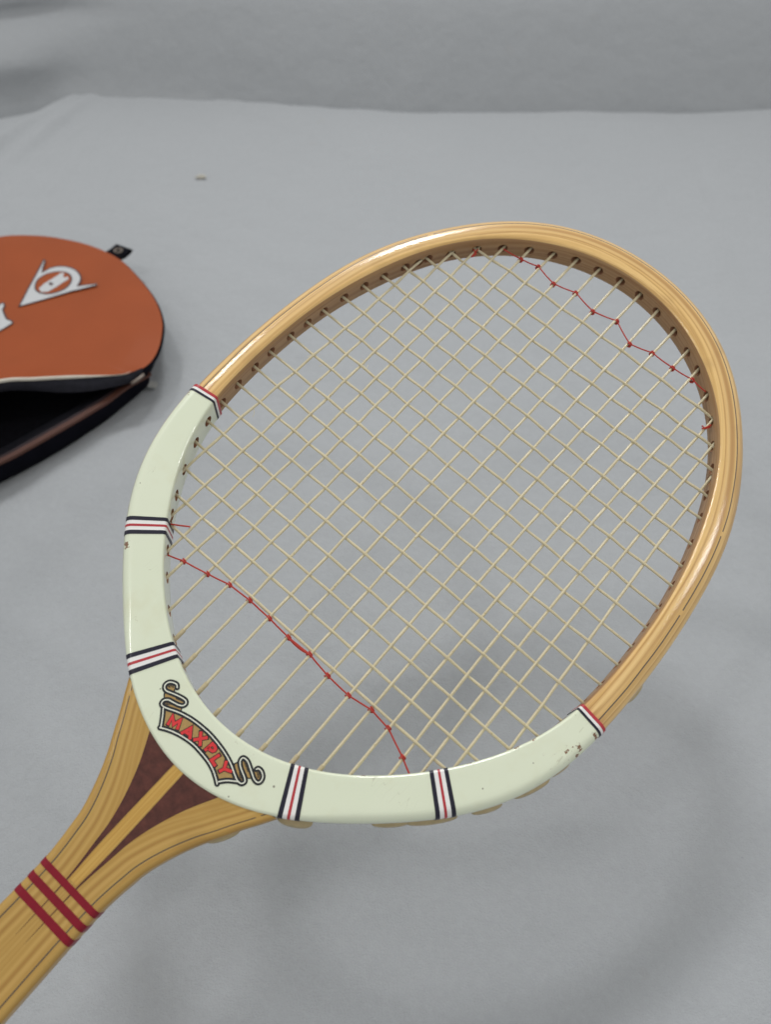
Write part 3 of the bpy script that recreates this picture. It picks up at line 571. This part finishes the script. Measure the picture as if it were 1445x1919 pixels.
for ch, st in DEC_LETTERS.items():
    edge = []; red = []
    for q_, s_ in enumerate(st):
        q = np.array(P2(s_))
        edge += stroke(q, .00190, q_*1.0e-5, .8); red += stroke(q, .00128, q_*1.5e-5, .4)
    poly_obj('letter_edge', edge, Z0+.00006, M_BLACK, badge)  # black printed outline round the red letter
    poly_obj('letter', red, Z0+.00013, M_DRED, badge)
# ------------------------------------------------------------------ the zipped head cover
cover = thing('racket_cover', 'orange and black zipped racket head cover lying open on the cloth at the left', 'racket cover')
CO = np.array([-.29814, .58994]); CA = np.array([.51265, .85860]); CN = np.array([.85860, -.51265])
cover.location = (CO[0], CO[1], 0)
cw = lambda p, a, z: (CN[0]*p+CA[0]*a, CN[1]*p+CA[1]*a, z)
K1 = [(-.1375, .0035, .034), (-.1321, .0172, .034), (-.1242, .030, .034), (-.1138, .048, .034), (-.1009, .0690, .034), (-.0885, .0798, .034), (-.0713, .089, .034), (-.0569, .0944, .034), (-.0298, .1000, .034), (-.0047, .1006, .034), (.0207, .0967, .034), (.0444, .0875, .034), (.0698, .0755, .034), (.0874, .0653, .034), (.1017, .0547, .034), (.1138, .0433, .034), (.1242, .0299, .034), (.1321, .0172, .034), (.1375, .0035, .034), (.1378, -.0076, .034),
      (.1344, -.0155, .034), (.1312, -.0233, .035), (.1171, -.0382, .038), (.1056, -.0522, .042), (.0965, -.0713, .05), (.0885, -.0901, .058), (.080, -.125, .066), (.068, -.17, .066), (.045, -.23, .05), (.03, -.28, .035), (-.03, -.28, .034), (-.055, -.23, .034), (-.09, -.17, .034), (-.118, -.10, .034), (-.133, -.04, .034)]
NC = len(K1); SUB = 4
k1 = catmull(K1, SUB, True)
def panel_z(p, a): return .034+.0016*max(0, 1-(p/.13)**2-((a+.02)/.12)**2)
V = [cw(-.005, -.04, .0356)]; F = []; n = len(k1); R = 14
for r in range(1, R+1):
    t = r/R
    for (p, a, z) in k1:
        pp, aa = -.005+(p+.005)*t, -.04+(a+.04)*t
        zz = .0340+(z-.034)*t**3+.0016*(1-t**2) - (.002*max(0, t-.9)/.1 if z < .0345 else 0)
        V.append(cw(pp, aa, zz))
F += [(0, 1+k, 1+(k+1) % n) for k in range(n)]
for r in range(R-1): F += [(1+r*n+k, 1+(r+1)*n+k, 1+(r+1)*n+(k+1) % n, 1+r*n+(k+1) % n) for k in range(n)]
top = mesh_obj('top_panel', V, F, M_ORANGE, cover); top['label'] = 'orange vinyl front panel'
# side wall: closed round the tip, open along the near edge
K2 = [(p, a, 0.0005) for p, a, z in K1]
for k, v in {14: (.0930, .0540), 15: (.0990, .0430), 16: (.1045, .0310), 17: (.1103, .0204), 18: (.1176, .0083), 19: (.1240, -.0028), 20: (.1246, -.0130), 21: (.1243, -.0232), 22: (.1242, -.0426), 23: (.1220, -.0600),
             24: (.1198, -.0754), 25: (.1134, -.1048), 26: (.1051, -.1304), 27: (.088, -.180), 28: (.060, -.235)}.items(): K2[k] = (*v, .0005)
k2 = catmull(K2, SUB, True)
o0, o1 = 19*SUB, 29*SUB
V = []; F = []; LV = 7
idx = [k % n for k in range(o1, o0+n+1)]
for k in idx:
    a, b = k1[k], k2[k]
    for l in range(LV+1):
        t = l/LV; q = a*(1-t)+b*t; bul = .003*math.sin(math.pi*t)
        c = np.array([q[0], q[1]+.05]); c /= np.linalg.norm(c); V.append(cw(q[0]+c[0]*bul, q[1]+c[1]*bul, q[2]-(.0022 if l == 0 else 0)))
for j in range(len(idx)-1):
    for l in range(LV): F.append((j*(LV+1)+l, (j+1)*(LV+1)+l, (j+1)*(LV+1)+l+1, j*(LV+1)+l+1))
mesh_obj('side_gusset', V, F, M_CBLACK, cover, sharp=80)
# the opened edge: flap under the front panel, lower lip with the zip
KB = [(.1368, -.0095, .027), (.1354, -.0185, .026), (.1319, -.0271, .027), (.1197, -.0445, .029), (.1076, -.0593, .033), (.0945, -.0758, .041), (.0850, -.0935, .048), (.074, -.13, .054), (.062, -.175, .054), (.042, -.232, .04), (.03, -.28, .03)]
KT = [(.1345, .0005, .0190), (.1310, -.0120, .0185), (.1285, -.0223, .018), (.1278, -.0403, .018), (.1256, -.0530, .018), (.1228, -.0680, .018), (.1144, -.1065, .018), (.1089, -.1261, .018), (.090, -.175, .018), (.062, -.230, .018), (.03, -.28, .018)]
def strip(name, A, B, mat, lv=5, bul=0.0, sharp=60, wob=0.0):
    A = catmull(A, 6); B = catmull(B, 6); V = []; F = []
    for i, (a, b) in enumerate(zip(A, B)):
        for l in range(lv+1):
            t = l/lv; q = a*(1-t)+b*t; s = math.sin(math.pi*t)
            V.append(cw(q[0]+bul*s, q[1], q[2]+wob*s*math.sin(i*.55+l)))
    for j in range(len(A)-1):
        for l in range(lv): F.append((j*(lv+1)+l, (j+1)*(lv+1)+l, (j+1)*(lv+1)+l+1, j*(lv+1)+l+1))
    return mesh_obj(name, V, F, mat, cover, sharp=sharp)
o_list = list(range(19, 30))
K1o = [(p, a, z-.0012) for p, a, z in [K1[k] for k in o_list]]
strip('upper_flap', K1o, KB, M_FLAP, 4, .002, wob=.0006)
K2o = [K2[k] for k in range(19, 30)]
strip('lower_wall', [(p, a, .0005) for p, a, z in K2o], KT, M_CBLACK, 5, .003)
KI = [(p-.022, a+.010, .010) for p, a, z in KT]
strip('lower_lining', [(p-.004, a, z) for p, a, z in KT], KI, M_FLAP, 4, 0, wob=.001)
strip('zip_tape', KT, [(p-.006, a+.001, z+.0012) for p, a, z in KT], M_ZTAPE, 2)
V = [cw(0, -.05, .004)]+[cw(p*.985, a*.985, .0035) for p, a, z in k2]
mesh_obj('back_panel', V, [(0, 1+k, 1+(k+1) % n) for k in range(n)], M_CLINE, cover)
a = Acc(); kt = catmull(KT, 40); dl = np.concatenate([[0], np.cumsum(np.linalg.norm(np.diff(kt, axis=0), axis=1))])
for q in np.arange(0, dl[-1], .0019):
    p = np.array([np.interp(q, dl, kt[:, c]) for c in range(3)]); t = np.array([np.interp(q+.001, dl, kt[:, c]) for c in range(3)])-p; t /= np.linalg.norm(t); u = np.array([-t[1], t[0], 0])
    V = [cw(*(p+t*x*.0006+u*y*.0022+np.array([0, 0, .0012+z*.0011]))) for x, y, z in ((-1, -1, -1), (1, -1, -1), (1, 1, -1), (-1, 1, -1), (-1, -1, 1), (1, -1, 1), (1, 1, 1), (-1, 1, 1))]
    a.add(V, [(0, 3, 2, 1), (4, 5, 6, 7), (0, 1, 5, 4), (1, 2, 6, 5), (2, 3, 7, 6), (3, 0, 4, 7)])
zt = mesh_obj('zip_teeth', a.v, a.f, M_TEETH, cover, smooth=False); zt['kind'] = 'stuff'
pip = np.array([cw(p, a_, z-.0006) for p, a_, z in catmull([K1[k] for k in range(20, 30)], 6)])
v, f = tube(pip, np.interp(np.arange(len(pip)), [0, 8, 16, len(pip)-1], [.0001, .0004, .0013, .0016]), 8); mesh_obj('white_piping', v, f, M_CPIPE, cover)
v, f = tube(np.array([cw(p, a_, z-.0042) for p, a_, z in catmull([K1[k] for k in list(range(29, NC))+list(range(0, 21))], 5)]), .0014, 8); mesh_obj('edge_binding', v, f, M_CBLACK, cover)
# zip pull and tape end
v, f = tube(np.array([cw(.1365+.004*math.sin(t), -.0135+.0055*math.cos(t), .026+.003*math.sin(t)) for t in np.linspace(.4, 5.2, 16)]), .0012, 8); mesh_obj('zip_pull', v, f, M_PULL, cover)
V = [cw(.1255, -.002, .006), cw(.1330, .004, .002), cw(.1300, .010, .002), cw(.1225, .004, .006), cw(.1255, -.002, .0075), cw(.1330, .004, .0032), cw(.1300, .010, .0032), cw(.1225, .004, .0075)]
mesh_obj('zip_tape_end', V, [(3, 2, 1, 0), (4, 5, 6, 7), (0, 1, 5, 4), (1, 2, 6, 5), (2, 3, 7, 6), (3, 0, 4, 7)], M_TAPE_END, cover, smooth=False)
# hanging loop at the tip: folded webbing with an eyelet
V = []; F = []
prof = [(.094, .0285), (.104, .0262), (.113, .0255), (.1205, .0262), (.1235, .0245), (.1205, .0228), (.113, .0222), (.104, .0235), (.094, .026)]
for p, z in prof:
    for s, dz in ((-1, 0), (1, 0)): V.append(cw(.0005+s*.0090-.04*(p-.1), p, z))
for k in range(len(prof)-1): F.append((2*k, 2*k+1, 2*k+3, 2*k+2))
hl = mesh_obj('hanging_loop', V, F, M_CBLACK, cover, sharp=80)
v, f = tube(np.array([cw(.0005+.0033*math.cos(t), .1135+.0033*math.sin(t), .0266) for t in np.linspace(0, 2*math.pi, 17)]), .0008, 6, False); mesh_obj('eyelet', v, f, M_PULL, hl)
# printed emblem
cl = lambda pts: [((x/1000-CO[0]), (y/1000-CO[1])) for x, y in pts]
def eo(c, pts, r):
    return ribbon_poly(np.array(list(pts)+[pts[0]]), r)
zt_ = .0361
E_ = {k: cl(v) for k, v in EMBLEM.items()}
lift = lambda dz: (lambda x, y: zt_+dz)
emb = poly_obj('emblem', [E_['outer']], lift(.0), M_EWHITE, cover); emb['label'] = 'white arrow emblem with a rounded loop'
poly_obj('emblem_outline', eo(0, E_['outer'], .0013), lift(.0001), M_EDARK, emb)
poly_obj('emblem_opening', [catmull(E_['hole'], 4, True)], lift(.0002), M_ORANGE, emb)
poly_obj('emblem_outline', eo(0, catmull(E_['hole'], 4, True), .0012), lift(.0003), M_EDARK, emb)
poly_obj('emblem_bar', [E_['bar']], lift(.0004), M_EWHITE, emb)
poly_obj('emblem_dot', [E_['dot']], lift(.0005), M_EDARK, emb)
let_ = poly_obj('letter', [E_['letter']], lift(.0), M_EWHITE, cover); let_['label'] = 'end of a white serif letter'
poly_obj('letter_outline', eo(0, E_['letter'], .0014), lift(.0001), M_EDARK, let_)
# ------------------------------------------------------------------ a crumb on the cloth
bm = bmesh.new(); bmesh.ops.create_icosphere(bm, subdivisions=3, radius=.0040)
for v in bm.verts:
    k = 1+.35*math.sin(v.co.x*900+v.co.y*500)*math.sin(v.co.z*700+1); v.co = Vector((v.co.x*1.35*k, v.co.y*.8*k, v.co.z*.42*k))
me = bpy.data.meshes.new('crumb'); bm.to_mesh(me); bm.free(); me.materials.append(M_CRUMB)
cr = bpy.data.objects.new('crumb', me); COL.objects.link(cr); cr.location = (-.1978, .8812, float(cloth_z(np.array(-.1978), np.array(.8812)))+.0016)
cr['label'] = 'small beige crumb on the grey cloth beyond the racket cover'; cr['category'] = 'crumb'
